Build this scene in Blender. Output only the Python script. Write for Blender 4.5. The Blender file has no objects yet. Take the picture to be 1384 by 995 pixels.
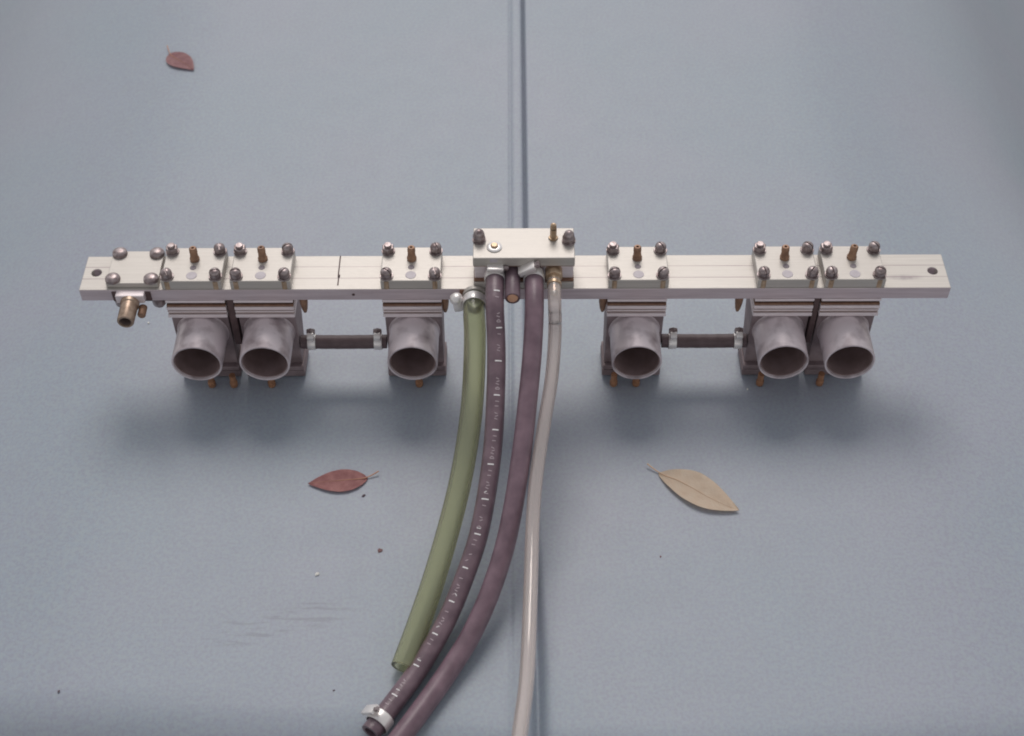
import bpy, bmesh, math, random
from mathutils import Vector, Matrix, noise
R = math.radians
random.seed(7)
SC = bpy.context.scene
COL = SC.collection

# ------------------------------------------------------------ camera, sky, sun, exposure
PITCH, ROLL, F, CAM = R(48.4), R(.16), 1922.0, Vector((0, -1.035, 1.178))
cd = bpy.data.cameras.new('camera')
cd.sensor_width = 36; cd.lens = 36 * F / 1384; cd.clip_start = .02; cd.clip_end = 100
cd.dof.use_dof = True; cd.dof.focus_distance = 1.47; cd.dof.aperture_fstop = 7.0
cam = bpy.data.objects.new('camera', cd); COL.objects.link(cam); SC.camera = cam
cam.matrix_world = Matrix.Translation(CAM) @ Matrix.Rotation(R(90) - PITCH, 4, 'X') @ Matrix.Rotation(-ROLL, 4, 'Z')

SUN_EL = R(52)
w = bpy.data.worlds.new('World'); SC.world = w; w.use_nodes = True
nt = w.node_tree; bg = nt.nodes['Background']
sky = nt.nodes.new('ShaderNodeTexSky'); sky.sky_type = 'NISHITA'; sky.sun_disc = False
sky.sun_elevation = SUN_EL; sky.sun_rotation = 0; sky.air_density = 1.6; sky.dust_density = .4; sky.ozone_density = 1.0
hs = nt.nodes.new('ShaderNodeHueSaturation'); hs.inputs['Saturation'].default_value = .13      # an overcast, nearly colourless sky
nt.links.new(sky.outputs[0], hs.inputs['Color']); nt.links.new(hs.outputs[0], bg.inputs[0]); bg.inputs[1].default_value = .115
sd = bpy.data.lights.new('sun', 'SUN'); sd.energy = 1.45; sd.angle = R(27); sd.color = (1, .95, .90)
sun = bpy.data.objects.new('sun', sd); COL.objects.link(sun)
sun.rotation_euler = Vector((-.02, math.cos(SUN_EL), math.sin(SUN_EL))).to_track_quat('Z', 'Y').to_euler()
SC.view_settings.view_transform = 'Standard'; SC.view_settings.look = 'None'
SC.view_settings.gamma = 1; SC.view_settings.exposure = -.15; SC.view_settings.use_curve_mapping = False
SC.render.engine = 'CYCLES'
SC.cycles.use_denoising = True
SC.cycles.max_bounces = 10; SC.cycles.transmission_bounces = 10
SC.cycles.pixel_filter_type = 'BLACKMAN_HARRIS'; SC.cycles.filter_width = 1.9

# ------------------------------------------------------------ helpers
def un(px, py, z):
    """photograph pixel -> world point at height z (used only to read positions off the photo)"""
    X, Y = px - 692, 497 - py
    X, Y = X * math.cos(ROLL), Y - X * math.sin(ROLL)
    u, v = X / F, Y / F
    d = Vector((u, math.cos(PITCH) + v * math.sin(PITCH), -math.sin(PITCH) + v * math.cos(PITCH)))
    return CAM + d * ((CAM.z - z) / -d.z)

def material(name, color, rough=.5, metal=0., color2=None, scale=40., bump=0., bscale=300., stretch=(1, 1, 1), spec=.5, detail=5., lo=.35, hi=.65, rvar=0.):
    m = bpy.data.materials.new(name); m.use_nodes = True
    t = m.node_tree; L = t.links.new; b = t.nodes['Principled BSDF']
    b.inputs['Base Color'].default_value = (*color, 1); b.inputs['Roughness'].default_value = rough
    b.inputs['Metallic'].default_value = metal; b.inputs['Specular IOR Level'].default_value = spec
    tc = t.nodes.new('ShaderNodeNewGeometry'); mp = t.nodes.new('ShaderNodeMapping'); mp.inputs['Scale'].default_value = stretch
    L(tc.outputs['Position'], mp.inputs[0])        # place, not object: copies wear differently
    n = t.nodes.new('ShaderNodeTexNoise'); n.inputs['Scale'].default_value = scale; n.inputs['Detail'].default_value = detail
    L(mp.outputs[0], n.inputs['Vector'])
    if color2:
        r = t.nodes.new('ShaderNodeValToRGB')
        r.color_ramp.elements[0].position = lo; r.color_ramp.elements[1].position = hi
        r.color_ramp.elements[0].color = (*color, 1); r.color_ramp.elements[1].color = (*color2, 1)
        L(n.outputs['Fac'], r.inputs[0]); L(r.outputs[0], b.inputs['Base Color'])
    if rvar:
        mr = t.nodes.new('ShaderNodeMapRange'); mr.inputs[3].default_value = rough - rvar; mr.inputs[4].default_value = rough + rvar
        L(n.outputs['Fac'], mr.inputs[0]); L(mr.outputs[0], b.inputs['Roughness'])
    if bump:
        n2 = t.nodes.new('ShaderNodeTexNoise'); n2.inputs['Scale'].default_value = bscale; n2.inputs['Detail'].default_value = 4
        L(mp.outputs[0], n2.inputs['Vector'])
        bp = t.nodes.new('ShaderNodeBump'); bp.inputs['Strength'].default_value = bump; bp.inputs['Distance'].default_value = .0006
        L(n2.outputs['Fac'], bp.inputs['Height']); L(bp.outputs[0], b.inputs['Normal'])
    m['nodes'] = 0
    return m

def finish(name, bm, mat, parent=None, smooth=40, loc=None):
    bmesh.ops.recalc_face_normals(bm, faces=bm.faces)
    me = bpy.data.meshes.new(name); bm.to_mesh(me); bm.free()
    for p in me.polygons: p.use_smooth = True
    if name in ('clamp_plate', 'spacer_plate', 'foot_plate', 'base_plate', 'top_plate', 'end_plate', 'distributor_block', 'valve_block', 'fitting_flange', 'gasket', 'bar'): smooth = 18      # flat faces, crisp edges
    if smooth and len(me.polygons): me.set_sharp_from_angle(angle=R(smooth))
    me.materials.append(mat)
    o = bpy.data.objects.new(name, me); COL.objects.link(o)
    if parent: o.parent = parent
    if loc: o.location = loc
    return o

def box(bm, x0, x1, y0, y1, z0, z1, bev=.0006, seg=2):
    t = bmesh.new()
    bmesh.ops.create_cube(t, size=1)
    for v in t.verts:
        v.co = Vector(((x0 + x1) / 2 + v.co.x * (x1 - x0), (y0 + y1) / 2 + v.co.y * (y1 - y0), (z0 + z1) / 2 + v.co.z * (z1 - z0)))
    if bev: bmesh.ops.bevel(t, geom=t.edges[:], offset=bev, segments=seg, profile=.5, affect='EDGES')
    merge(bm, t)

def merge(bm, t, M=None):
    if M is not None: t.transform(M)
    me = bpy.data.meshes.new('tmp'); t.to_mesh(me); t.free(); bm.from_mesh(me); bpy.data.meshes.remove(me)

def lathe(bm, prof, n=32, M=None, phase=0.):
    """revolve (r, h) round local Z; a zero radius closes the end"""
    t = bmesh.new(); rings = []
    for r, h in prof:
        if r <= 1e-7: rings.append([t.verts.new((0, 0, h))])
        else: rings.append([t.verts.new((r * math.cos(2 * math.pi * k / n + phase), r * math.sin(2 * math.pi * k / n + phase), h)) for k in range(n)])
    for a, b in zip(rings, rings[1:]):
        for k in range(n):
            j = (k + 1) % n
            if len(a) == 1 and len(b) == 1: continue
            if len(a) == 1: t.faces.new((a[0], b[k], b[j]))
            elif len(b) == 1: t.faces.new((a[k], b[0], a[j]))
            else: t.faces.new((a[k], b[k], b[j], a[j]))
    merge(bm, t, M)

def plate_holes(bm, outline, z0, z1, holes, bev=.0007):
    """flat plate of a polygon outline with round through-holes (x, y, r)"""
    t = bmesh.new(); edges = []
    def loop(pts):
        vs = [t.verts.new((x, y, z0)) for x, y in pts]
        for a, b in zip(vs, vs[1:] + vs[:1]): edges.append(t.edges.new((a, b)))
    loop(outline)
    for x, y, r in holes: loop([(x + r * math.cos(2 * math.pi * k / 24), y + r * math.sin(2 * math.pi * k / 24)) for k in range(24)])
    bmesh.ops.triangle_fill(t, edges=edges, use_beauty=True)
    ex = bmesh.ops.extrude_face_region(t, geom=t.faces[:])
    for v in [g for g in ex['geom'] if isinstance(g, bmesh.types.BMVert)]: v.co.z = z1
    bmesh.ops.recalc_face_normals(t, faces=t.faces)
    sharp = [e for e in t.edges if len(e.link_faces) == 2 and e.calc_face_angle(0) > R(40)]
    if bev: bmesh.ops.bevel(t, geom=sharp, offset=bev, segments=2, profile=.5, affect='EDGES')
    merge(bm, t)

def disc(bm, x, y, z0, z1, r, n=24):
    lathe(bm, [(0, z0), (r, z0), (r, z1 - .0003), (r - .0003, z1), (0, z1)], n, Matrix.Translation((x, y, 0)))

AXY = Matrix.Rotation(R(90), 4, 'X')          # local +Z -> world -Y (towards the viewer)
AXX = Matrix.Rotation(R(90), 4, 'Y')          # local +Z -> world +X
def T(x, y, z): return Matrix.Translation((x, y, z))

def spline(pts, n=160):
    P = [Vector(p) for p in pts]; P = [P[0] * 2 - P[1]] + P + [P[-1] * 2 - P[-2]]
    out = []; m = len(P) - 3
    for i in range(n + 1):
        s = i / n * m; k = min(int(s), m - 1); u = s - k
        a, b, c, d = P[k:k + 4]
        out.append(.5 * ((2 * b) + (c - a) * u + (2 * a - 5 * b + 4 * c - d) * u * u + (3 * b - a - 3 * c + d) * u ** 3))
    for _ in range(12):       # relax
        out = [out[0]] + [(out[i - 1] + out[i] * 2 + out[i + 1]) / 4 for i in range(1, n)] + [out[-1]]
    return out

def frames(path):
    fr = []; s = 0
    for i, p in enumerate(path):
        t = (path[min(i + 1, len(path) - 1)] - path[max(i - 1, 0)]).normalized()
        up = Vector((0, .55, .83)); side = t.cross(up).normalized(); up = side.cross(t).normalized()
        if i: s += (p - path[i - 1]).length
        fr.append((p, t, side, up, s))
    return fr

def sweep(bm, fr, r, ri=None, n=28, rf=None):
    """hollow tube: outer wall, inner wall, rings at both ends"""
    def rings(rad, use_rf):
        out = []
        for p, t, sd_, up, s in fr:
            q = rad * (rf(s) if (rf and use_rf) else 1)
            out.append([bm.verts.new(p + sd_ * (q * math.cos(2 * math.pi * k / n)) + up * (q * math.sin(2 * math.pi * k / n))) for k in range(n)])
        return out
    O = rings(r, True)
    def skin(A, flip):
        for a, b in zip(A, A[1:]):
            for k in range(n):
                j = (k + 1) % n
                f = (a[k], a[j], b[j], b[k]); bm.faces.new(f[::-1] if flip else f)
    skin(O, False)
    if ri:
        I = rings(ri, False); skin(I, True)
        for a, b in ((O[0], I[0]), (O[-1], I[-1])):
            for k in range(n):
                j = (k + 1) % n; bm.faces.new((a[k], a[j], b[j], b[k]))
    else:
        bm.faces.new(O[0]); bm.faces.new(O[-1])

def tag(o, label=None, cat=None, group=None, kind=None):
    if label: o['label'] = label
    if cat: o['category'] = cat
    if group: o['group'] = group
    if kind: o['kind'] = kind
    return o

def empty(name, loc, label, cat, group=None):
    o = bpy.data.objects.new(name, None); COL.objects.link(o); o.location = loc; o.empty_display_size = .02
    return tag(o, label, cat, group)

# ------------------------------------------------------------ materials
ALU = material('milled aluminium', (.475, .437, .405), .41, .30, (.55, .508, .472), 90, .15, 700, (.12, 5, 5), rvar=.08, lo=.3, hi=.7)
ALU_IN = material('sawn aluminium', (.78, .68, .70), .45, .3, (.86, .77, .79), 70, .2, 700, (1, 6, 6))
CAST = material('cast grey metal', (.165, .12, .125), .55, .15, (.31, .24, .25), 55, .5, 420, rvar=.12, lo=.3, hi=.7, detail=8)
TUBE = material('dull tube metal', (.36, .29, .305), .38, .35, (.72, .63, .655), 42, .25, 420, (1, 1, 1), lo=.30, hi=.53, rvar=.1, detail=8)
GASK = material('brown gasket', (.20, .105, .07), .8, 0, (.27, .15, .10), 200, .2, 800)
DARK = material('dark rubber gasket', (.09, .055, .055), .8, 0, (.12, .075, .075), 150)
STEEL = material('dull steel', (.22, .165, .165), .35, .6, (.46, .39, .39), 220, .1, 900, lo=.35, hi=.7)
BRIGHT = material('bright steel', (.80, .75, .74), .30, .4, (.88, .84, .82), 120)
BRASS = material('brass', (.42, .29, .19), .36, .6, (.58, .43, .30), 150)
OLDBR = material('tarnished brass', (.24, .135, .09), .45, .4, (.38, .22, .14), 160)
PLUG_AND_SHADE = material('grey plug and hole shade', (.46, .41, .44), .5, .1, (.52, .47, .50), 200)
RUST = material('rust stained brass', (.27, .13, .07), .5, .2, (.40, .20, .11), 160)
HOLE_SHADE = material('small hole shade', (.20, .165, .185), .5, .1, (.26, .22, .24), 200)
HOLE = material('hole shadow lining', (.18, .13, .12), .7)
COPPER = material('copper plug', (.70, .38, .24), .5, .1, (.78, .45, .30), 200)
INNER = material('tube bore shade', (.20, .135, .13), .75, 0, (.27, .19, .19), 60)
RUB_P = material('printed black hose rubber', (.140, .092, .112), .34, 0, (.205, .138, .163), 70, .3, 1300, spec=.5, rvar=.12, detail=7)
RUB_S = material('smooth black hose rubber', (.150, .094, .118), .36, 0, (.218, .140, .172), 60, .25, 1300, spec=.5, rvar=.12, detail=7)
RUB_C = material('black connector rubber', (.10, .066, .070), .5, 0, (.135, .092, .098), 120, .3, 1200, spec=.4)
INK1 = material('white ink', (.85, .82, .82), .6)
INK2 = material('worn white ink', (.48, .39, .42), .6)
LEAF_R = material('red brown dry leaf', (.46, .19, .19), .55, 0, (.58, .28, .265), 120, .5, 350, detail=8)
LEAF_R2 = material('dull red dry leaf', (.46, .23, .245), .6, 0, (.54, .30, .30), 120, .5, 350)
LEAF_T = material('tan dry leaf', (.82, .67, .53), .55, 0, (.86, .73, .60), 110, .5, 350, detail=8)
RIB_T = material('leaf rib', (.70, .48, .33), .6)
RIB_R = material('red leaf rib', (.58, .30, .20), .6)

def tint(mat):
    t = mat.node_tree; return t.nodes['Principled BSDF']
def clear_mat(name, col, rough, ior, dens, vol, trans=1.):
    m = bpy.data.materials.new(name); m.use_nodes = True; t = m.node_tree; b = t.nodes['Principled BSDF']
    b.inputs['Base Color'].default_value = (*col, 1); b.inputs['Roughness'].default_value = rough
    b.inputs['Transmission Weight'].default_value = 1; b.inputs['IOR'].default_value = ior
    b.inputs['Transmission Weight'].default_value = trans
    if dens:
        v = t.nodes.new('ShaderNodeVolumeAbsorption'); v.inputs['Color'].default_value = (*vol, 1); v.inputs['Density'].default_value = dens
        t.links.new(v.outputs[0], t.nodes['Material Output'].inputs['Volume'])
    return m
GREEN = clear_mat('green vinyl tube', (.93, .95, .84), .22, 1.36, 105, (.64, .60, .13), .92)
CLEAR = clear_mat('clear vinyl tube', (1.0, .965, .955), .13, 1.42, 95, (.80, .55, .42), .80)

def paint():
    m = bpy.data.materials.new('blue grey paint'); m.use_nodes = True; t = m.node_tree; L = t.links.new; b = t.nodes['Principled BSDF']
    N = t.nodes.new
    tc = N('ShaderNodeTexCoord')
    def nz(scale, detail, st=(1, 1, 1), loc=(0, 0, 0), rot=0):
        mp = N('ShaderNodeMapping'); mp.inputs['Scale'].default_value = st; mp.inputs['Location'].default_value = loc
        mp.inputs['Rotation'].default_value = (0, 0, rot)
        L(tc.outputs['Object'], mp.inputs[0]); n = N('ShaderNodeTexNoise'); n.inputs['Scale'].default_value = scale; n.inputs['Detail'].default_value = detail
        L(mp.outputs[0], n.inputs['Vector']); return n.outputs['Fac']
    def mixc(fac, a, bcol):
        x = N('ShaderNodeMix'); x.data_type = 'RGBA'
        if hasattr(fac, 'links'): L(fac, x.inputs[0])
        else: x.inputs[0].default_value = fac
        for s, c in ((x.inputs[6], a), (x.inputs[7], bcol)):
            if isinstance(c, tuple): s.default_value = (*c, 1)
            else: L(c, s)
        return x.outputs[2]
    def rng(v, a, bb, c=0, d=1):
        x = N('ShaderNodeMapRange'); x.interpolation_type = 'SMOOTHSTEP'
        for i, q in enumerate((a, bb, c, d)): x.inputs[i + 1].default_value = q
        L(v, x.inputs[0]); return x.outputs[0]
    def mul(a, bb):
        x = N('ShaderNodeMath'); x.operation = 'MULTIPLY'; L(a, x.inputs[0])
        if hasattr(bb, 'links'): L(bb, x.inputs[1])
        else: x.inputs[1].default_value = bb
        return x.outputs[0]
    base = mixc(rng(nz(3.2, 3), .3, .7), (.318, .366, .424), (.348, .366, .432))
    base = mixc(mul(rng(nz(22, 6),     .5, .72), .25), base, (.312, .332, .382))       # blotchy weathering
    base = mixc(mul(rng(nz(420, 3), .62, .72), .22), base, (.22, .21, .24))     # fine dirt
    base = mixc(mul(rng(nz(650, 2, loc=(3, 1, 0)), .70, .76), .35), base, (.62, .62, .62))   # pale dust
    base = mixc(mul(rng(nz(340, 4, loc=(1, 7, 0)), .42, .60), .40), base, (.295, .285, .350))     # fine mottling of the old paint
    base = mixc(mul(rng(nz(230, 4, loc=(6, 2, 0)), .45, .62), .40), base, (.370, .420, .435))
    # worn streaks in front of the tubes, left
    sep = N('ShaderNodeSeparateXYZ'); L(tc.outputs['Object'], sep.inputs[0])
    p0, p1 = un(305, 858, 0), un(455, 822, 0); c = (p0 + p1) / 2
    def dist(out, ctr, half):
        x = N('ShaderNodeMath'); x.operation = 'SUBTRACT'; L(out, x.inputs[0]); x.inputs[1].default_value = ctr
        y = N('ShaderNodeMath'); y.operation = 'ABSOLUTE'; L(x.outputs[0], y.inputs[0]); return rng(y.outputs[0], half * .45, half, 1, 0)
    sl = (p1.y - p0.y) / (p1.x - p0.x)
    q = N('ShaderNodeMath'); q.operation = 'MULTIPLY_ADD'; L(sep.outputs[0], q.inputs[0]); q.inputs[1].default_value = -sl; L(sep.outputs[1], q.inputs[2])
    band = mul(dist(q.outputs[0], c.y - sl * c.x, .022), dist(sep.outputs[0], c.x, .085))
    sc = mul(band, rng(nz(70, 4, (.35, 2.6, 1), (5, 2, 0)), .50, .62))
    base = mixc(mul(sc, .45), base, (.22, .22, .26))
    L(base, b.inputs['Base Color'])
    L(rng(nz(30, 5), .3, .7, .44, .47), b.inputs['Roughness'])
    b.inputs['Specular IOR Level'].default_value = .4
    bp = N('ShaderNodeBump'); bp.inputs['Strength'].default_value = .22; bp.inputs['Distance'].default_value = .0004
    L(nz(900, 3), bp.inputs['Height']); L(bp.outputs[0], b.inputs['Normal'])
    return m
PAINT = paint()

# ------------------------------------------------------------ painted sheet metal with its raised centre bead
def sheet_z(x, y):
    z = 0.
    # rolls over towards the front edge
    d = -(y + .395 + .085 * (x + .40)) if x < .15 else -(y + .395 + .085 * .55 - .10 * max(0, x - .2))
    if d > 0: z -= 11 * d * d if d < .045 else 11 * .002025 + .99 * (d - .045)
    # falls away at the far right shoulder
    s = x - .38
    if s > 0:
        k = min(1, max(0, (y + .10) / .65)); k = .5 + .5 * k * k * (3 - 2 * k)
        z -= k * (1.3 * s * s if s < .40 else .208 + 1.04 * (s - .40))
    s = -.40 - x
    if s > 0: z -= .95 * s * s if s < .4 else .152 + .76 * (s - .4)
    # centre bead and its folds
    c = x - .0075
    if abs(c) < .036:
        wd = 1 + 1.6 * min(1, max(0, -.02 - y) / .35)          # the right fold opens out towards the front
        a = max(0, 1 - (c / .0088) ** 2); z += .0013 * a ** .8 * max(.15, 1.6 - .6 * wd)
        z -= .0070 * (.6 + .4 * wd) * math.exp(-((c - .0092 - .004 * (wd - 1)) / (.0022 * wd)) ** 2) + .0010 / wd * math.exp(-((c + .0088) / .0022) ** 2)
    z += .0006 * noise.noise(Vector((x * 1.6, y * 1.6, 1.3)))
    return z
xs = sorted(set([round(-1.6 + i * .04, 4) for i in range(81)] + [round(-.03 + .0009 * i, 4) for i in range(84)]))
ys = sorted(set([round(-.80 + i * .02, 4) for i in range(50)] + [round(.2 + i * .05, 4) for i in range(50)]))
bm = bmesh.new()
g = [[bm.verts.new((x, y, sheet_z(x, y))) for x in xs] for y in ys]
for a, b in zip(g, g[1:]):
    for i in range(len(xs) - 1): bm.faces.new((a[i], a[i + 1], b[i + 1], b[i]))
sheet = finish('painted_sheet_metal_ground', bm, PAINT, None, 80)
tag(sheet, 'blue grey painted sheet metal with a raised centre bead', None, None, 'structure')
def ground(x, y): return sheet_z(x, y)

# ------------------------------------------------------------ the manifold
H = .135; BT = .0155; BB = H - BT
man = empty('valve_manifold', (0, .025, 0), 'long milled aluminium bar carrying six open grey metal tubes on square blocks', 'manifold')
OFF = Vector((0, -.025, 0))
def mpart(name, bm, mat, parent=man, origin=None, smooth=40):
    """mesh given in world coordinates, stored relative to its parent"""
    o = parent; base = Vector((0, 0, 0))
    while o: base += o.location; o = o.parent
    if origin is None: origin = base
    bm.transform(Matrix.Translation(-Vector(origin)))
    ob = finish(name, bm, mat, parent, smooth); ob.location = Vector(origin) - base
    return ob

# bar: a material of its own with the two scribed lines running along it
def bar_mat():
    m = material('milled aluminium bar', (.475, .437, .405), .41, .30, (.55, .508, .472), 90, .15, 700, (.12, 5, 5), rvar=.08, lo=.3, hi=.7)
    t = m.node_tree; L = t.links.new; b = t.nodes['Principled BSDF']; N = t.nodes.new
    src = b.inputs['Base Color'].links[0].from_socket
    tc = N('ShaderNodeTexCoord'); sep = N('ShaderNodeSeparateXYZ'); L(tc.outputs['Object'], sep.inputs[0])
    n = N('ShaderNodeTexNoise'); n.inputs['Scale'].default_value = 14; n.inputs['Detail'].default_value = 3; L(tc.outputs['Object'], n.inputs['Vector'])
    acc = None
    for y0, wd in ((-.0085, .00045), (.0085, .00040)):
        s = N('ShaderNodeMath'); s.operation = 'SUBTRACT'; L(sep.outputs[1], s.inputs[0]); s.inputs[1].default_value = y0
        a = N('ShaderNodeMath'); a.operation = 'ABSOLUTE'; L(s.outputs[0], a.inputs[0])
        r = N('ShaderNodeMapRange'); r.inputs[1].default_value = wd * .6; r.inputs[2].default_value = wd * 1.5; r.inputs[3].default_value = 1; r.inputs[4].default_value = 0
        L(a.outputs[0], r.inputs[0])
        if acc is None: acc = r.outputs[0]
        else:
            q = N('ShaderNodeMath'); q.operation = 'ADD'; L(acc, q.inputs[0]); L(r.outputs[0], q.inputs[1]); acc = q.outputs[0]
    nr = N('ShaderNodeMapRange'); nr.inputs[1].default_value = .35; nr.inputs[2].default_value = .65; nr.inputs[3].default_value = .55; nr.inputs[4].default_value = 1.0; L(n.outputs['Fac'], nr.inputs[0])
    q = N('ShaderNodeMath'); q.operation = 'MULTIPLY'; q.use_clamp = True; L(acc, q.inputs[0]); L(nr.outputs[0], q.inputs[1])
    x = N('ShaderNodeMix'); x.data_type = 'RGBA'; L(q.outputs[0], x.inputs[0]); L(src, x.inputs[6]); x.inputs[7].default_value = (.26, .195, .21, 1)
    # rubbed grey smudge near the right end
    d = N('ShaderNodeVectorMath'); d.operation = 'SUBTRACT'; L(tc.outputs['Object'], d.inputs[0]); d.inputs[1].default_value = (.408, -.0095, .135)
    e = N('ShaderNodeVectorMath'); e.operation = 'MULTIPLY'; L(d.outputs[0], e.inputs[0]); e.inputs[1].default_value = (40, 170, 20)
    ln = N('ShaderNodeVectorMath'); ln.operation = 'LENGTH'; L(e.outputs[0], ln.inputs[0])
    sm = N('ShaderNodeMapRange'); sm.interpolation_type = 'SMOOTHSTEP'; sm.inputs[1].default_value = .1; sm.inputs[2].default_value = 1; sm.inputs[3].default_value = 1; sm.inputs[4].default_value = 0
    L(ln.outputs['Value'], sm.inputs[0])
    n3 = N('ShaderNodeTexNoise'); n3.inputs['Scale'].default_value = 160; L(tc.outputs['Object'], n3.inputs['Vector'])
    q2 = N('ShaderNodeMath'); q2.operation = 'MULTIPLY'; L(sm.outputs[0], q2.inputs[0]); L(n3.outputs['Fac'], q2.inputs[1])
    y = N('ShaderNodeMix'); y.data_type = 'RGBA'; L(q2.outputs[0], y.inputs[0]); L(x.outputs[2], y.inputs[6]); y.inputs[7].default_value = (.20, .16, .18, 1)
    L(y.outputs[2], b.inputs['Base Color'])
    return m
XL, XR = -.4468, .4534
bm = bmesh.new()
plate_holes(bm, [(XL, 0), (XR, 0), (XR, .050), (XL, .050)], BB, H, [(-.4333, .0255, .0052), (.4392, .0250, .0052)])
bar = mpart('bar', bm, bar_mat(), smooth=30)
bar.data.materials.append(material('bar edge shade tint', (.55, .455, .48), .45, .35, (.66, .56, .59), 60, .2, 700, (.3, 4, 4)))  # mauve shade of the upright faces put into their colour
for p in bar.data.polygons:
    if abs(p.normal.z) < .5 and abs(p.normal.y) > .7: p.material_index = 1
for p in bar.data.polygons: p.use_smooth = False
# scribe mark across the bar
bm = bmesh.new()
x0 = un(457, 384, H).x
for (ya, yb, dx) in ((.006, .019, 0), (.021, .0497, -.0006)):
    box(bm, x0 + dx - .0006, x0 + dx + .0006, ya, yb, H + .0001, H + .0004, 0)
box(bm, x0 - .0011, x0 + .0013, .0175, .0215, H + .0001, H + .0004, 0)
mpart('scribe_mark', bm, DARK, bar)
bm = bmesh.new(); lathe(bm, [(0, 0), (.0016, 0), (.0016, .0004), (0, .0004)], 12, T((478 - 692) / 1305, 0, H - .0075) @ AXY)
mpart('centre_punch_mark', bm, DARK, bar)

# shared fastener meshes
def bolt_bm(k):
    b = bmesh.new()
    lathe(b, [(0, 0), (.0056, 0), (.0058, .0008), (.0058, .0052), (.0050, .0074), (.0034, .0088), (0, .0094)], 6 if k == 1 else 24)
    t = bmesh.new()
    return b
def bolt_mesh(kind):
    b = bmesh.new()
    if kind == 'slot':         # domed cheese head, split by a real slot
        n = 16
        for sgn in (1, -1):
            t = bmesh.new(); prev = None
            prof = [(.0056, 0), (.0059, .0006), (.0059, .0050), (.0052, .0070), (.0038, .0083), (.0018, .0090)]
            rings = []
            for r, h in prof:
                pts = []
                lim = math.asin(min(.95, .0007 / r))
                for k in range(n + 1):
                    a = lim + (math.pi - 2 * lim) * k / n
                    pts.append(t.verts.new((r * math.cos(a), sgn * r * math.sin(a), h)))
                rings.append(pts)
            for a, c in zip(rings, rings[1:]):
                for k in range(n): t.faces.new((a[k], a[k + 1], c[k + 1], c[k]))
                t.faces.new((a[0], c[0], c[-1], a[-1]))
            t.faces.new(rings[-1]); t.faces.new(rings[0])
            bmesh.ops.recalc_face_normals(t, faces=t.faces)
            merge(b, t)
        lathe(b, [(0, 0), (.0050, 0), (.0050, .0062), (0, .0062)], 20)
    elif kind == 'hex':        # nut with the stud end standing out of it
        lathe(b, [(0, 0), (.0064, 0), (.0066, .0005), (.0066, .0052), (.0058, .0060), (.0040, .0061)], 6)
        lathe(b, [(.0040, .0050), (.0040, .0084), (.0034, .0090), (0, .0091)], 20)
    elif kind == 'acorn':
        lathe(b, [(0, 0), (.0066, 0), (.0068, .0005), (.0068, .0050), (.0060, .0056)], 6)
        lathe(b, [(.0058, .0045), (.0056, .0075), (.0046, .0105), (.0028, .0124), (0, .0130)], 24)
    elif kind == 'pan':
        lathe(b, [(0, 0), (.0078, 0), (.0079, .0010), (.0074, .0032), (.0056, .0048), (.0030, .0055), (0, .0056)], 28)
    bmesh.ops.recalc_face_normals(b, faces=b.faces)
    me = bpy.data.meshes.new('bolt_' + kind); b.to_mesh(me); b.free()
    for p in me.polygons: p.use_smooth = True
    me.set_sharp_from_angle(angle=R(35)); me.materials.append(STEEL)
    return me
BOLT = {k: bolt_mesh(k) for k in ('slot', 'hex', 'acorn', 'pan')}
b = bmesh.new(); lathe(b, [(.0040, 0), (.0070, 0), (.0071, .0004), (.0071, .0012), (.0068, .0015), (.0040, .0015)], 28)
bmesh.ops.recalc_face_normals(b, faces=b.faces)
WASH = bpy.data.meshes.new('washer'); b.to_mesh(WASH); b.free(); WASH.materials.append(STEEL)
for p in WASH.polygons: p.use_smooth = True
WASH.set_sharp_from_angle(angle=R(35))
def put(name, me, parent, loc_local, rz=0, tilt=0):
    o = bpy.data.objects.new(name, me); COL.objects.link(o); o.parent = parent; o.location = loc_local
    o.rotation_euler = (tilt * random.uniform(-1, 1), tilt * random.uniform(-1, 1), rz); return o

# one valve block: body casting (part) > plates, gaskets, tube, flange, fasteners (sub-parts)
W = .0310
PT = .0118
def body_bm():
    t = bmesh.new()
    # side profile (y, z), the back leaning forwards to the foot
    prof = [(.003, .0185), (.003, .0965), (.046, .0965), (.044, .072), (.036, .045), (.030, .0185)]
    A = [t.verts.new((-W + .0010, y, z)) for y, z in prof]; B = [t.verts.new((W - .0010, y, z)) for y, z in prof]
    t.faces.new(A); t.faces.new(B[::-1])
    for i in range(len(prof)):
        j = (i + 1) % len(prof); t.faces.new((A[i], B[i], B[j], A[j]))
    bmesh.ops.recalc_face_normals(t, faces=t.faces)
    bmesh.ops.bevel(t, geom=t.edges[:], offset=.0012, segments=2, profile=.5, affect='EDGES')
    return t
def sub(name, bm, mat, parent, smooth=40): return finish(name, bm, mat, parent, smooth)

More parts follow.
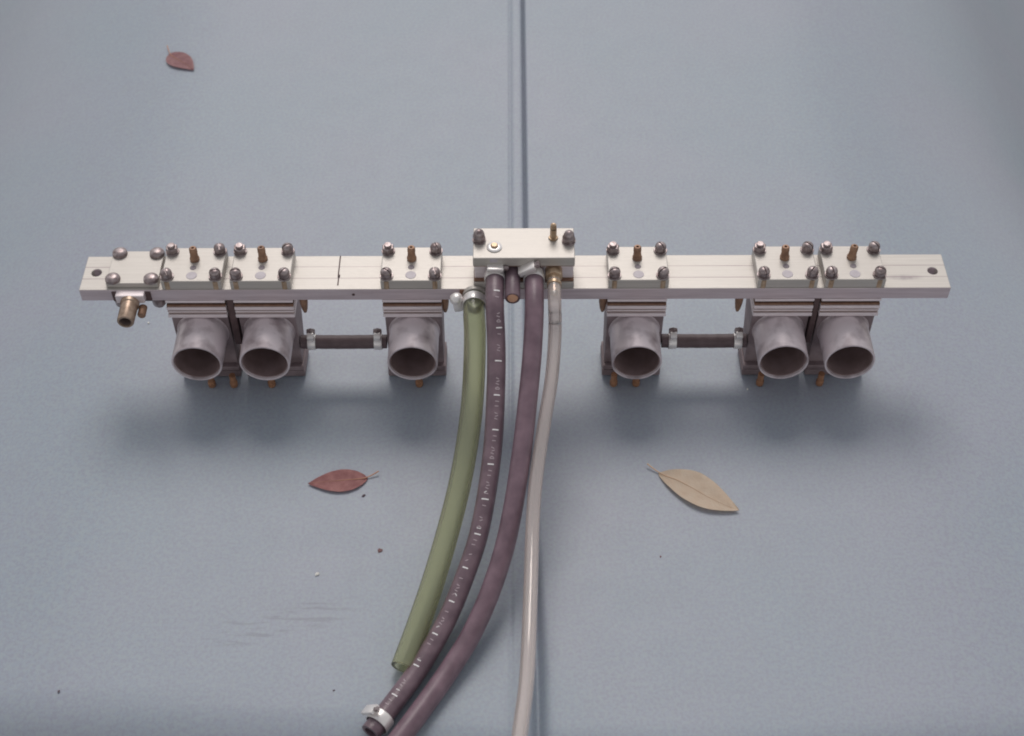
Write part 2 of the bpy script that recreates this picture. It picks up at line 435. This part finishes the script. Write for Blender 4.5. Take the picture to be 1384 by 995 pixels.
def make_block():
    body = finish('valve_block', body_bm(), CAST, man, 40)
    # clamp plate on top of the bar
    bm = bmesh.new(); box(bm, -W, W, .0005, .0505, H + .0002, H + PT, .0008); sub('clamp_plate', bm, ALU, body)
    zt = H + PT
    bm = bmesh.new(); disc(bm, 0, .0205, zt - .001, zt + .0003, .0034); sub('plug', bm, HOLE_SHADE, body)  # dark disc standing in for the shade inside a small hole
    bm = bmesh.new(); disc(bm, 0, .0090, zt - .001, zt + .0004, .0056); sub('plug', bm, PLUG_AND_SHADE, body)
    # layers under the bar: (z0, z1, setback, name, material)
    for z0, z1, sb, nm, mt in ((.1163, BB - .0002, .0000, 'spacer_plate', ALU_IN), (.1128, .1162, .0028, 'gasket', DARK), (.1104, .1127, .0004, 'gasket', GASK),
                               (.1062, .1103, -.0010, 'spacer_plate', ALU_IN), (.1042, .1061, .0006, 'gasket', GASK), (.1021, .1041, -.0004, 'spacer_plate', ALU_IN),
                               (.1002, .1020, .0008, 'gasket', GASK), (.0960, .1001, -.0018, 'spacer_plate', ALU_IN)):
        bm = bmesh.new(); e = max(sb, 0) * .4
        box(bm, -W + e, W - e, sb - .001, .047, z0, z1, min(.0005, (z1 - z0) * .3), 1); sub(nm, bm, mt, body)
    # tube towards the viewer
    bm = bmesh.new(); ro, ri = .0263, .0241
    lathe(bm, [(ro + .0012, .0), (ro + .0004, .0014), (ro, .0030), (ro, .0462), (ro - .0004, .0468), (ri + .0004, .0468), (ri, .0462), (ri, .0)], 64, T(0, .003, .0690) @ AXY)
    tube = sub('tube', bm, TUBE, body)
    bm = bmesh.new()  # inner sleeve added, the bore's shade put into its dark colour
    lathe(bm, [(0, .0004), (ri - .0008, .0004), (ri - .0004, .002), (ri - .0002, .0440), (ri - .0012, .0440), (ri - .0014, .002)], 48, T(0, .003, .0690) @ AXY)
    lining = sub('tube_bore_shade', bm, INNER, body)
    # foot: two plates and a gasket
    bm = bmesh.new(); box(bm, -W - .0005, W + .0005, -.0035, .034, .0130, .0190, .0010); sub('foot_plate', bm, CAST, body)
    bm = bmesh.new(); box(bm, -W, W, -.0010, .032, .0112, .0130, .0003, 1); sub('gasket', bm, GASK, body)
    bm = bmesh.new(); box(bm, -W - .0008, W + .0008, -.0025, .036, .0022, .0112, .0010); sub('foot_plate', bm, CAST, body)
    # brass nipple leaning back
    bm = bmesh.new()
    lathe(bm, [(0, 0), (.0050, 0), (.0051, .0030), (.0044, .0036), (.0038, .0105)], 20)
    lathe(bm, [(.0042, .0105), (.0040, .0150), (.0032, .0160), (.0016, .0160), (.0016, .0130), (0, .0130)], 20)
    nip = sub('brass_nipple', bm, OLDBR, body); nip.location = (0, .0325, zt - .0005); nip.rotation_euler = (R(-6), 0, 0)
    # fasteners
    for sx in (-1, 1):
        for sy, yy in ((0, .0070), (1, .0438)):
            kind = random.choice(('slot', 'hex', 'slot')) if sy else 'slot'
            put('washer', WASH, body, (sx * .0249, yy, zt), 0)
            put('bolt', BOLT[kind], body, (sx * .0249, yy, zt + .0015), random.uniform(0, 3.1), .03)
        bm = bmesh.new(); lathe(bm, [(0, H + .0006), (.0036, H + .0006), (.0036, zt - .0008), (0, zt - .0008)], 16, T(sx * .0249, .0030, 0))
        sub('stud', bm, BRASS, body)
    return body
def copy_part(o, x):
    c = o.copy(); COL.objects.link(c); c.location.x = x
    for ch in o.children:
        d = ch.copy(); COL.objects.link(d); d.parent = c; d.matrix_parent_inverse = ch.matrix_parent_inverse.copy()
        if d.name.startswith('bolt'): d.rotation_euler.z = random.uniform(0, 3.1)
        if d.name.startswith('brass_nipple'): d.rotation_euler = (R(random.uniform(-10, -2)), R(random.uniform(-5, 5)), 0)
    return c
UX = [-.3297, -.2588, -.1040, .1306, .2840, .3535]
blk = make_block(); blk.location = (UX[0], -.025, 0)
blocks = [blk] + [copy_part(blk, ux) for ux in UX[1:]]
# brass screws standing under the tubes
for k, offs in enumerate(((.0015, .0255), (-.004,), (.0025,), (-.0195, .0050), (-.0130,), (-.0170,))):
    for dx in offs:
        bm = bmesh.new(); lathe(bm, [(0, 0), (.0040, 0), (.0042, .001), (.0042, .0060), (.0034, .0066), (.0034, .0170), (0, .0170)], 16)
        fs = finish('foot_screw', bm, RUST, blocks[k]); fs.location = (dx, -.0145, .0012)
# dark fillers added between the paired blocks, standing in for shade in the gaps
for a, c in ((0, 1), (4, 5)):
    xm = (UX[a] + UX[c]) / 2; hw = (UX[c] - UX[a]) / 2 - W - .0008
    bm = bmesh.new(); box(bm, xm - hw, xm + hw, .0015, .040, .050, BB - .0004, .0006); mpart('gap_shade_filler', bm, DARK, man)

# brass pegs hanging under the bar
for px in (409, 601, 816, 1001):
    q = un(px, 409, BB - .004); bm = bmesh.new()
    lathe(bm, [(0, -.0265), (.0016, -.0262), (.0030, -.0215), (.0042, -.0120), (.0046, -.004), (.0046, .0), (0, .0)], 18, T((px - 692) / 1296, .0085, BB - .0002))
    mpart('brass_peg', bm, OLDBR, man)

# ---------------- centre distributor block
cx0, cx1 = -.0393, .0640
bm = bmesh.new(); box(bm, cx0 + .001, cx1 - .001, .0055, .0470, H + .0105, H + .0310, .0008)
dist = mpart('distributor_block', bm, ALU_IN, man, (.012, 0, H))
bm = bmesh.new(); box(bm, cx0, cx1, .0005, .0500, H + .0002, H + .0088, .0007); mpart('base_plate', bm, ALU, dist)
bm = bmesh.new(); box(bm, cx0 + .0004, cx1 - .0004, .0022, .0485, H + .0088, H + .0105, .0003, 1); mpart('gasket', bm, GASK, dist)
bm = bmesh.new(); box(bm, cx0 + .0004, cx1 - .0004, .0012, .0485, H + .0310, H + .0322, .0003, 1); mpart('gasket', bm, GASK, dist)
zt = H + .0436
bm = bmesh.new(); box(bm, cx0, cx1, .0005, .0452, H + .0322, zt, .0008); mpart('top_plate', bm, ALU, dist)
base = Vector((.012, 0, H))
for x, y in ((-.0332, .0268), (.0582, .0245)):
    put('washer', WASH, dist, Vector((x, y, zt)) - base)
    put('cap_nut', BOLT['acorn'], dist, Vector((x, y, zt + .0015)) - base, random.uniform(0, 1))
bm = bmesh.new()
lathe(bm, [(0, 0), (.0050, 0), (.0050, .002), (.0034, .0024), (.0034, .0130)], 6, T(.0425, .0295, zt))
lathe(bm, [(.0034, .0130), (.0030, .0175), (.0012, .0190), (0, .0190)], 14, T(.0425, .0295, zt) @ Matrix.Rotation(R(-5), 4, 'X'))
mpart('brass_screw', bm, BRASS, dist)
bm = bmesh.new(); lathe(bm, [(.0040, 0), (.0076, 0), (.0078, .0010), (.0070, .0016), (.0040, .0018)], 24, T(-.0176, .0165, zt)); mpart('washer', bm, BRIGHT, dist)
bm = bmesh.new(); lathe(bm, [(0, 0), (.0038, 0), (.0038, .0030), (.0028, .0040), (0, .0040)], 16, T(-.0176, .0165, zt)); mpart('brass_screw', bm, BRASS, dist)
bm = bmesh.new(); box(bm, -.0222, -.0142, .0002, .004, H + .0375, zt - .0012, .0004, 1); mpart('plug', bm, PLUG_AND_SHADE, dist)  # grey block added on the plate front, standing in for a hole's shadow
# spigot for the green hose, on the front of the bar
xg = -.0385
bm = bmesh.new()
lathe(bm, [(0, 0), (.0128, 0), (.0130, .0010), (.0130, .0042), (.0124, .0048), (.0078, .0048), (.0078, .0062), (0, .0062)], 40, T(xg + .0005, .0, H - .0075) @ AXY)
mpart('hose_spigot', bm, ALU, man)
bm = bmesh.new(); box(bm, xg - .0155, xg - .0105, -.0008, .006, BB + .0005, H - .0006, .0006); mpart('dark_insert', bm, GASK, man)

# ---------------- outlet plate at the left end
zo = H + .0062
bm = bmesh.new(); box(bm, -.4186, -.3650, .0035, .0515, H + .0002, zo, .0006)
outp = mpart('end_plate', bm, ALU, man, (-.392, .0, H))
base = Vector((-.392, 0, H))
for x, y in ((-.4112, .0470), (-.3722, .0468), (-.4118, .0090), (-.3722, .0088)):
    put('pan_screw', BOLT['pan'], outp, Vector((x, y, zo)) - base, 0)
bm = bmesh.new(); box(bm, -.4085, -.3790, -.0080, .0010, H - .0115, H - .0010, .0010); mpart('fitting_flange', bm, ALU_IN, outp)
bm = bmesh.new(); box(bm, -.4135, -.3735, -.0014, .0010, H - .0150, H - .0022, .0004); mpart('gasket', bm, DARK, outp)
bm = bmesh.new()
lathe(bm, [(.0098, 0), (.0098, .004), (.0088, .005), (.0086, .0270), (.0080, .0280), (.0062, .0280), (.0060, .0270), (.0060, .002), (0, .002)], 32, T(-.3945, -.0078, H - .0105) @ AXY)
mpart('fitting_tube', bm, material('dull brass', (.30, .21, .155), .36, .55, (.44, .325, .25), 150), outp)
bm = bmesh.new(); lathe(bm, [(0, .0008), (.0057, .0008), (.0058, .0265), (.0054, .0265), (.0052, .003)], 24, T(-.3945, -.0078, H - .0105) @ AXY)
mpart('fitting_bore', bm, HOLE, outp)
bm = bmesh.new(); lathe(bm, [(0, 0), (.0042, 0), (.0042, .012), (.0034, .013), (0, .013)], 16, T(-.3820, -.0078, H - .0170) @ AXY)
mpart('lock_screw', bm, OLDBR, outp)
for x in (-.4085, -.3695):
    bm = bmesh.new(); lathe(bm, [(0, -.0150), (.0042, -.0145), (.0068, -.0110), (.0072, -.0060), (.0072, 0), (0, 0)], 24, T(x, .0078, BB - .0002))
    mpart('nut', bm, STEEL, outp)

# ------------------------------------------------------------ hose clamp: band (part) > tail, screw housing, screw
def clamp(parent, fr, i, r, wd, ang, mat_band, house=(.011, .009, .007), dome=False):
    """a band round the hose at path index i, the worm housing at angle ang"""
    p, t, sd_, up, s = fr[i]
    M = Matrix((( *sd_, 0), (*up, 0), (*t, 0), (0, 0, 0, 1))).transposed(); M.translation = p
    bm = bmesh.new()
    lathe(bm, [(r + .0001, -wd / 2), (r + .0008, -wd / 2), (r + .0011, -wd / 2 + .0006), (r + .0011, wd / 2 - .0006), (r + .0008, wd / 2), (r + .0001, wd / 2)], 40, M)
    band = mpart('hose_clamp', bm, mat_band, parent)
    A = M @ Matrix.Rotation(ang, 4, 'Z') @ T(r + .0010, 0, 0)
    a, b_, c = house
    bm = bmesh.new(); tb = bmesh.new(); box(tb, 0, c, -a / 2, a / 2, -b_ / 2, b_ / 2, .0012, 2); merge(bm, tb, A)
    # slots pressed into the band beside the housing
    mpart('screw_housing', bm, mat_band, band)
    bm = bmesh.new()
    S = A @ T(c * .55, a / 2, 0) @ Matrix.Rotation(R(-90), 4, 'X')
    if dome: lathe(bm, [(0, 0), (c * .72, 0), (c * .75, .002), (c * .70, .005), (c * .45, .0072), (0, .0080)], 20, S)
    else: lathe(bm, [(0, 0), (c * .58, 0), (c * .60, .001), (c * .60, .0042), (c * .45, .0050), (0, .0050)], 6, S)
    mpart('clamp_screw', bm, BRIGHT if dome else STEEL, band)
    return band

def hose(name, label, pts, r, ri, mat, n=180, rf=None, cat='hose'):
    path = spline([Vector(p) for p in pts], n)
    path = [p + Vector((noise.noise(p * 9 + Vector((r * 900, 0, 0))), 0, 0)) * .0008 * min(1, i / 20) for i, p in enumerate(path)]; fr = frames(path)
    bm = bmesh.new(); sweep(bm, fr, r, ri, 32, rf)
    bmesh.ops.recalc_face_normals(bm, faces=bm.faces)
    o = path[0].copy(); bm.transform(Matrix.Translation(-o))
    ob = finish(name, bm, mat, None, 60, o)
    tag(ob, label, cat); return ob, fr

ZH = H + .0205
def P(px, py, z): return un(px, py, z)
# green tube
gpts = [(xg, -.0050, H - .0075), (xg, -.030, H - .0078), P(642, 455, .115), P(640, 520, .098), P(634, 580, .080), P(622, 650, .059), P(604, 720, .041), P(583, 790, .027), P(563, 848, .0175), P(543, 902, .0125)]
gh, gf = hose('green_tube', 'translucent green plastic tube, cut off short in front of the bar', gpts, .0113, .0080, GREEN)
bm = bmesh.new()
gi = next(i for i, f in enumerate(gf) if f[0].y < -.0118)
cl = clamp(gh, gf, gi, .0115, .0105, R(-8), BRIGHT, (.012, .010, .009), True)
# printed black hose
ppts = [(-.0174, .0055, ZH - .001), (-.0174, -.012, ZH - .001), (-.0172, -.040, ZH - .006), P(671, 470, .126), P(670, 530, .106), P(665, 610, .080), P(649, 710, .051), P(629, 775, .035), P(602, 840, .022), P(566, 902, .0125), P(536, 943, .0100), P(510, 976, .0098), P(499, 990, .0098)]
ph, pf = hose('printed_black_hose', 'black rubber hose with a line of white printing and a loose clamp on its end', ppts, .0094, .0062, RUB_P, 240,
              rf=lambda s: 1 + .006 * math.sin(s * 2 * math.pi / .0062))
clamp(ph, pf, 10, .0096, .0100, R(92), BRIGHT, (.017, .0095, .0045))
# the loose clamp on its far end
k = next(i for i, f in enumerate(pf) if f[0].y < un(513, 972, .01).y)
clamp(ph, pf, k, .0108, .0110, R(62), BRIGHT, (.020, .0105, .0040), False)
# white printing: short strokes lying on the rubber, faint between the bold bars
def at_s(fr, s):
    for a, b in zip(fr, fr[1:]):
        if b[4] >= s:
            u = (s - a[4]) / max(1e-9, b[4] - a[4]); return [x.lerp(y, u) for x, y in zip(a[:4], b[:4])]
    return list(fr[-1][:4])
def stroke(bm, fr, s0, a0, s1, a1, wd, r):
    pts = []
    for k in range(4):
        u = k / 3; s = s0 + (s1 - s0) * u; a = a0 + (a1 - a0) * u
        for q in (-.5, .5):
            dl = Vector((s1 - s0, (a1 - a0) * r)); dl = dl.normalized() if dl.length else Vector((0, 1))
            ss, aa = s - dl.y * wd * q, a + dl.x * wd * q / r
            p, t, sd_, up = at_s(fr, ss)
            pts.append(bm.verts.new(p + (sd_ * math.cos(aa) + up * math.sin(aa)) * (r + .00022)))
    for k in range(3): bm.faces.new((pts[2 * k], pts[2 * k + 1], pts[2 * k + 3], pts[2 * k + 2]))
b1, b2 = bmesh.new(), bmesh.new(); r = .0094
MID = R(104)
s = .033
while s < pf[k][4] - .012:
    stroke(b1, pf, s, MID - .40 + random.uniform(0, .12), s + random.uniform(-.0003, .0003), MID + .40 - random.uniform(0, .12), .0013, r)
    for off, (da, db, ds) in ((.0062, (-.18, .20, .0003)), (.0112, (-.22, .16, 0)), (.0178, (-.2, .1, .0012)), (.0206, (.18, -.12, .0012)), (.0236, (-.2, .14, .0010)), (.0288, (-.24, 0, -.0018)), (.0288, (.24, 0, -.0018)), (.0294, (-.2, .2, 0))):
        if random.random() < .72: stroke(b2 if off < .028 or random.random() < .6 else b1, pf, s + off, MID + da, s + off + ds, MID + db, .0008, r)
    s += .0352
o1 = mpart('white_printing', b1, INK1, ph); o2 = mpart('worn_printing', b2, INK2, ph); o1['kind'] = o2['kind'] = 'stuff'
# smooth black hose
spts = [(.0228, .0055, ZH), (.0228, -.012, ZH), (.0226, -.045, ZH - .006), P(719, 480, .128), P(713, 540, .108), P(703, 620, .084), P(687, 715, .056), P(665, 790, .036), P(637, 855, .021), P(606, 906, .0125), P(575, 950, .0100), P(540, 996, .0098), P(500, 1045, .0075)]
sh, sf = hose('smooth_black_hose', 'plain black rubber hose curving to the bottom edge, beside the printed one', spts, .0097, .0064, RUB_S, 200)
clamp(sh, sf, 10, .0099, .0105, R(60), BRIGHT, (.019, .011, .0060))
# clear tube with its brass fitting on the block
cpts = [(.0430, -.010, ZH + .001), (.0430, -.040, ZH - .002), P(750, 450, .130), P(745, 510, .112), P(735, 570, .096), P(725, 640, .080), P(720, 700, .070), P(717, 770, .066), P(714, 850, .070), P(710, 920, .082), P(702, 990, .105), P(695, 1060, .130)]
ch, cf = hose('clear_tube', 'thin clear plastic tube with a pale streak, right of the black hoses', cpts, .0068, .0046, CLEAR, 200)
bm = bmesh.new()
lathe(bm, [(.0, .0), (.0088, 0), (.0088, .0100), (.0080, .0115), (.0066, .0118), (.0066, .0190), (.0075, .0195), (.0075, .0230), (.0042, .0235), (.0042, .034), (0, .034)], 28, T(.0430, .0058, ZH + .001) @ AXY)
mpart('brass_fitting', bm, BRASS, dist)
# short plugged stub between the black hoses
bm = bmesh.new(); lathe(bm, [(.0062, 0), (.0078, 0), (.0078, .0385), (.0072, .0395), (.0062, .0395), (.0058, .038), (.0058, 0)], 32, AXY)
st = finish('hose_stub', bm, RUB_P, None, 50, (.0008, .0055, ZH)); tag(st, 'short black hose stub with a copper plug in its open end', 'hose stub')
bm = bmesh.new(); lathe(bm, [(0, .0), (.0056, 0), (.0056, .0388), (.0050, .0396), (0, .0398)], 24, AXY)
finish('copper_plug', bm, COPPER, st, 50)

# connecting hoses between blocks
def connector(xa, xb, label):
    y, z = .0075, .0475
    path = [Vector((xa + (xb - xa) * i / 40, y + .0001 * math.sin(i), z - .0006 * math.sin(math.pi * i / 40))) for i in range(41)]
    fr = [(p, Vector((1, 0, 0)), Vector((0, -1, 0)), Vector((0, 0, 1)), i * (xb - xa) / 40) for i, p in enumerate(path)]
    bm = bmesh.new(); sweep(bm, fr, .0076, .0048, 28); o = path[20].copy(); bm.transform(Matrix.Translation(-o))
    ob = finish('connecting_hose', bm, RUB_C, None, 60, o); tag(ob, label, 'hose', 'connecting hoses between the blocks')
    for i, a in ((5, 70), (36, 70)):
        clamp(ob, fr, i, .0078, .0085, R(a), BRIGHT, (.0075, .0075, .0085))
    return ob
connector(UX[1] + W + .0002, UX[2] - W - .0002, 'short black hose joining the blocks on the left, clamped at both ends')
connector(UX[3] + W + .0002, UX[4] - W - .0002, 'short black hose joining the blocks on the right, clamped at both ends')

# ------------------------------------------------------------ leaves
def leaf(label, base, tip, stem, width, mat, rib, lift, curl, bend=0., skew=0., peak=.45):
    b0, t0, s0 = Vector(base), Vector(tip), Vector(stem)
    ax = (t0 - b0); Lg = ax.length; ax.normalize(); sd_ = Vector((-ax.y, ax.x, 0))
    e = empty('leaf', (b0.x, b0.y, ground(b0.x, b0.y)), label, 'leaf', 'fallen leaves')
    nu, nv = 36, 6
    def pt(u, v):
        wprof = (math.sin(math.pi * u ** (math.log(.5) / math.log(peak)))) ** .85 * (1 - .25 * max(0, u - .7))
        lat = v * width / 2 * wprof * (1 + skew * v) + bend * math.sin(2 * math.pi * u) * Lg
        q = b0 + ax * (u * Lg) + sd_ * lat
        zz = .0010 + lift * math.sin(math.pi * u) * .4 + curl * (abs(v) ** 1.6) * wprof + lift * .6 * u ** 3 + .0007 * noise.noise(Vector((u * 7, v * 2.5, Lg * 100)))
        return Vector((q.x, q.y, ground(q.x, q.y) + max(.0004, zz)))
    def strip(bm, off):
        g = [[bm.verts.new(pt(i / nu, j / nv) + Vector((0, 0, off)) - e.location) for j in range(-nv, nv + 1)] for i in range(nu + 1)]
        for a, b in zip(g, g[1:]):
            for j in range(2 * nv): bm.faces.new((a[j], a[j + 1], b[j + 1], b[j]))
    bm = bmesh.new(); strip(bm, 0)
    geom = bmesh.ops.solidify(bm, geom=bm.faces[:], thickness=.0003)
    finish('blade', bm, mat, e, 60)
    mid = [s0 * 1] + [b0 * 1]
    path = [Vector((s0.x, s0.y, ground(s0.x, s0.y) + .0045)), Vector(((s0.x + b0.x) / 2, (s0.y + b0.y) / 2, ground(b0.x, b0.y) + .0026))]
    path += [pt(u, 0) + Vector((0, 0, .0003)) for u in [i / 24 for i in range(1, 23)]]
    fr = frames(spline(path, 60)); Ls = fr[-1][4]
    bm = bmesh.new(); sweep(bm, fr, .00075, None, 8, rf=lambda s: max(.2, 1 - s / Ls)); bm.transform(Matrix.Translation(-e.location))
    finish('stem', bm, rib, e, 60)
    return e
leaf('small reddish brown leaf lying flat, left of the hoses', un(497, 647, 0), un(416, 655, 0), un(512, 640, 0), .0285, LEAF_R, RIB_R, .002, .0012, .0, .06, .42)
leaf('larger pale tan leaf with curled edges, right of the hoses', un(889, 640, 0), un(998, 692, 0), un(874, 630, 0), .0385, LEAF_T, RIB_T, .0035, .0022, .018, .05, .47)
leaf('broad dull red leaf far behind the bar, near the top left corner', un(229, 69, 0), un(263, 95, 0), un(227, 60, 0), .030, LEAF_R2, RIB_R, .002, .0012, -.01, .0, .40)

# ------------------------------------------------------------ crumbs and chips on the paint
CR_W = material('white chip', (.72, .70, .66), .7); CR_D = material('dark crumb', (.12, .085, .10), .8); CR_B = material('brown flake', (.20, .11, .11), .8)
def crumb(name, px, py, size, mat, label, cat, flat=.4, group=None):
    bm = bmesh.new(); bmesh.ops.create_icosphere(bm, subdivisions=2, radius=1)
    sd0 = random.random() * 50
    for v in bm.verts:
        k = 1 + .55 * noise.noise(v.co * 1.6 + Vector((sd0, 0, 0))); v.co = Vector((v.co.x * size * k, v.co.y * size * .7 * k, v.co.z * size * flat * k))
    q = un(px, py, 0); o = finish(name, bm, mat, None, 30, (q.x, q.y, ground(q.x, q.y) + size * flat * .7)); o.rotation_euler.z = random.random() * 3
    tag(o, label, cat, group); return o
crumb('paint_chip', 428, 776, .0026, CR_W, 'tiny white chip on the blue grey paint, left of the cut green tube end', 'chip')
crumb('dirt_crumb', 491, 670, .0020, CR_D, 'dark crumb just below the stem of the small reddish leaf', 'crumb')
crumb('bark_flake', 513, 744, .0030, CR_B, 'small brown flake between the reddish leaf and the green tube', 'flake', .2)
crumb('dirt_crumb', 450, 933, .0011, CR_D, 'dark speck left of the loose clamp at the bottom', 'crumb')
crumb('dirt_crumb', 78, 934, .0014, CR_D, 'dark speck at the far left, near the bottom corner', 'crumb')
crumb('paint_chip', 201, 436, .0015, CR_W, 'tiny white chip below the left end plate', 'chip')
crumb('paint_chip', 1010, 526, .0014, CR_W, 'tiny white chip in the shadow of the right pair of tubes', 'chip')
crumb('dirt_crumb', 892, 752, .0012, CR_B, 'faint brown speck in front of the tan leaf', 'crumb', .2)
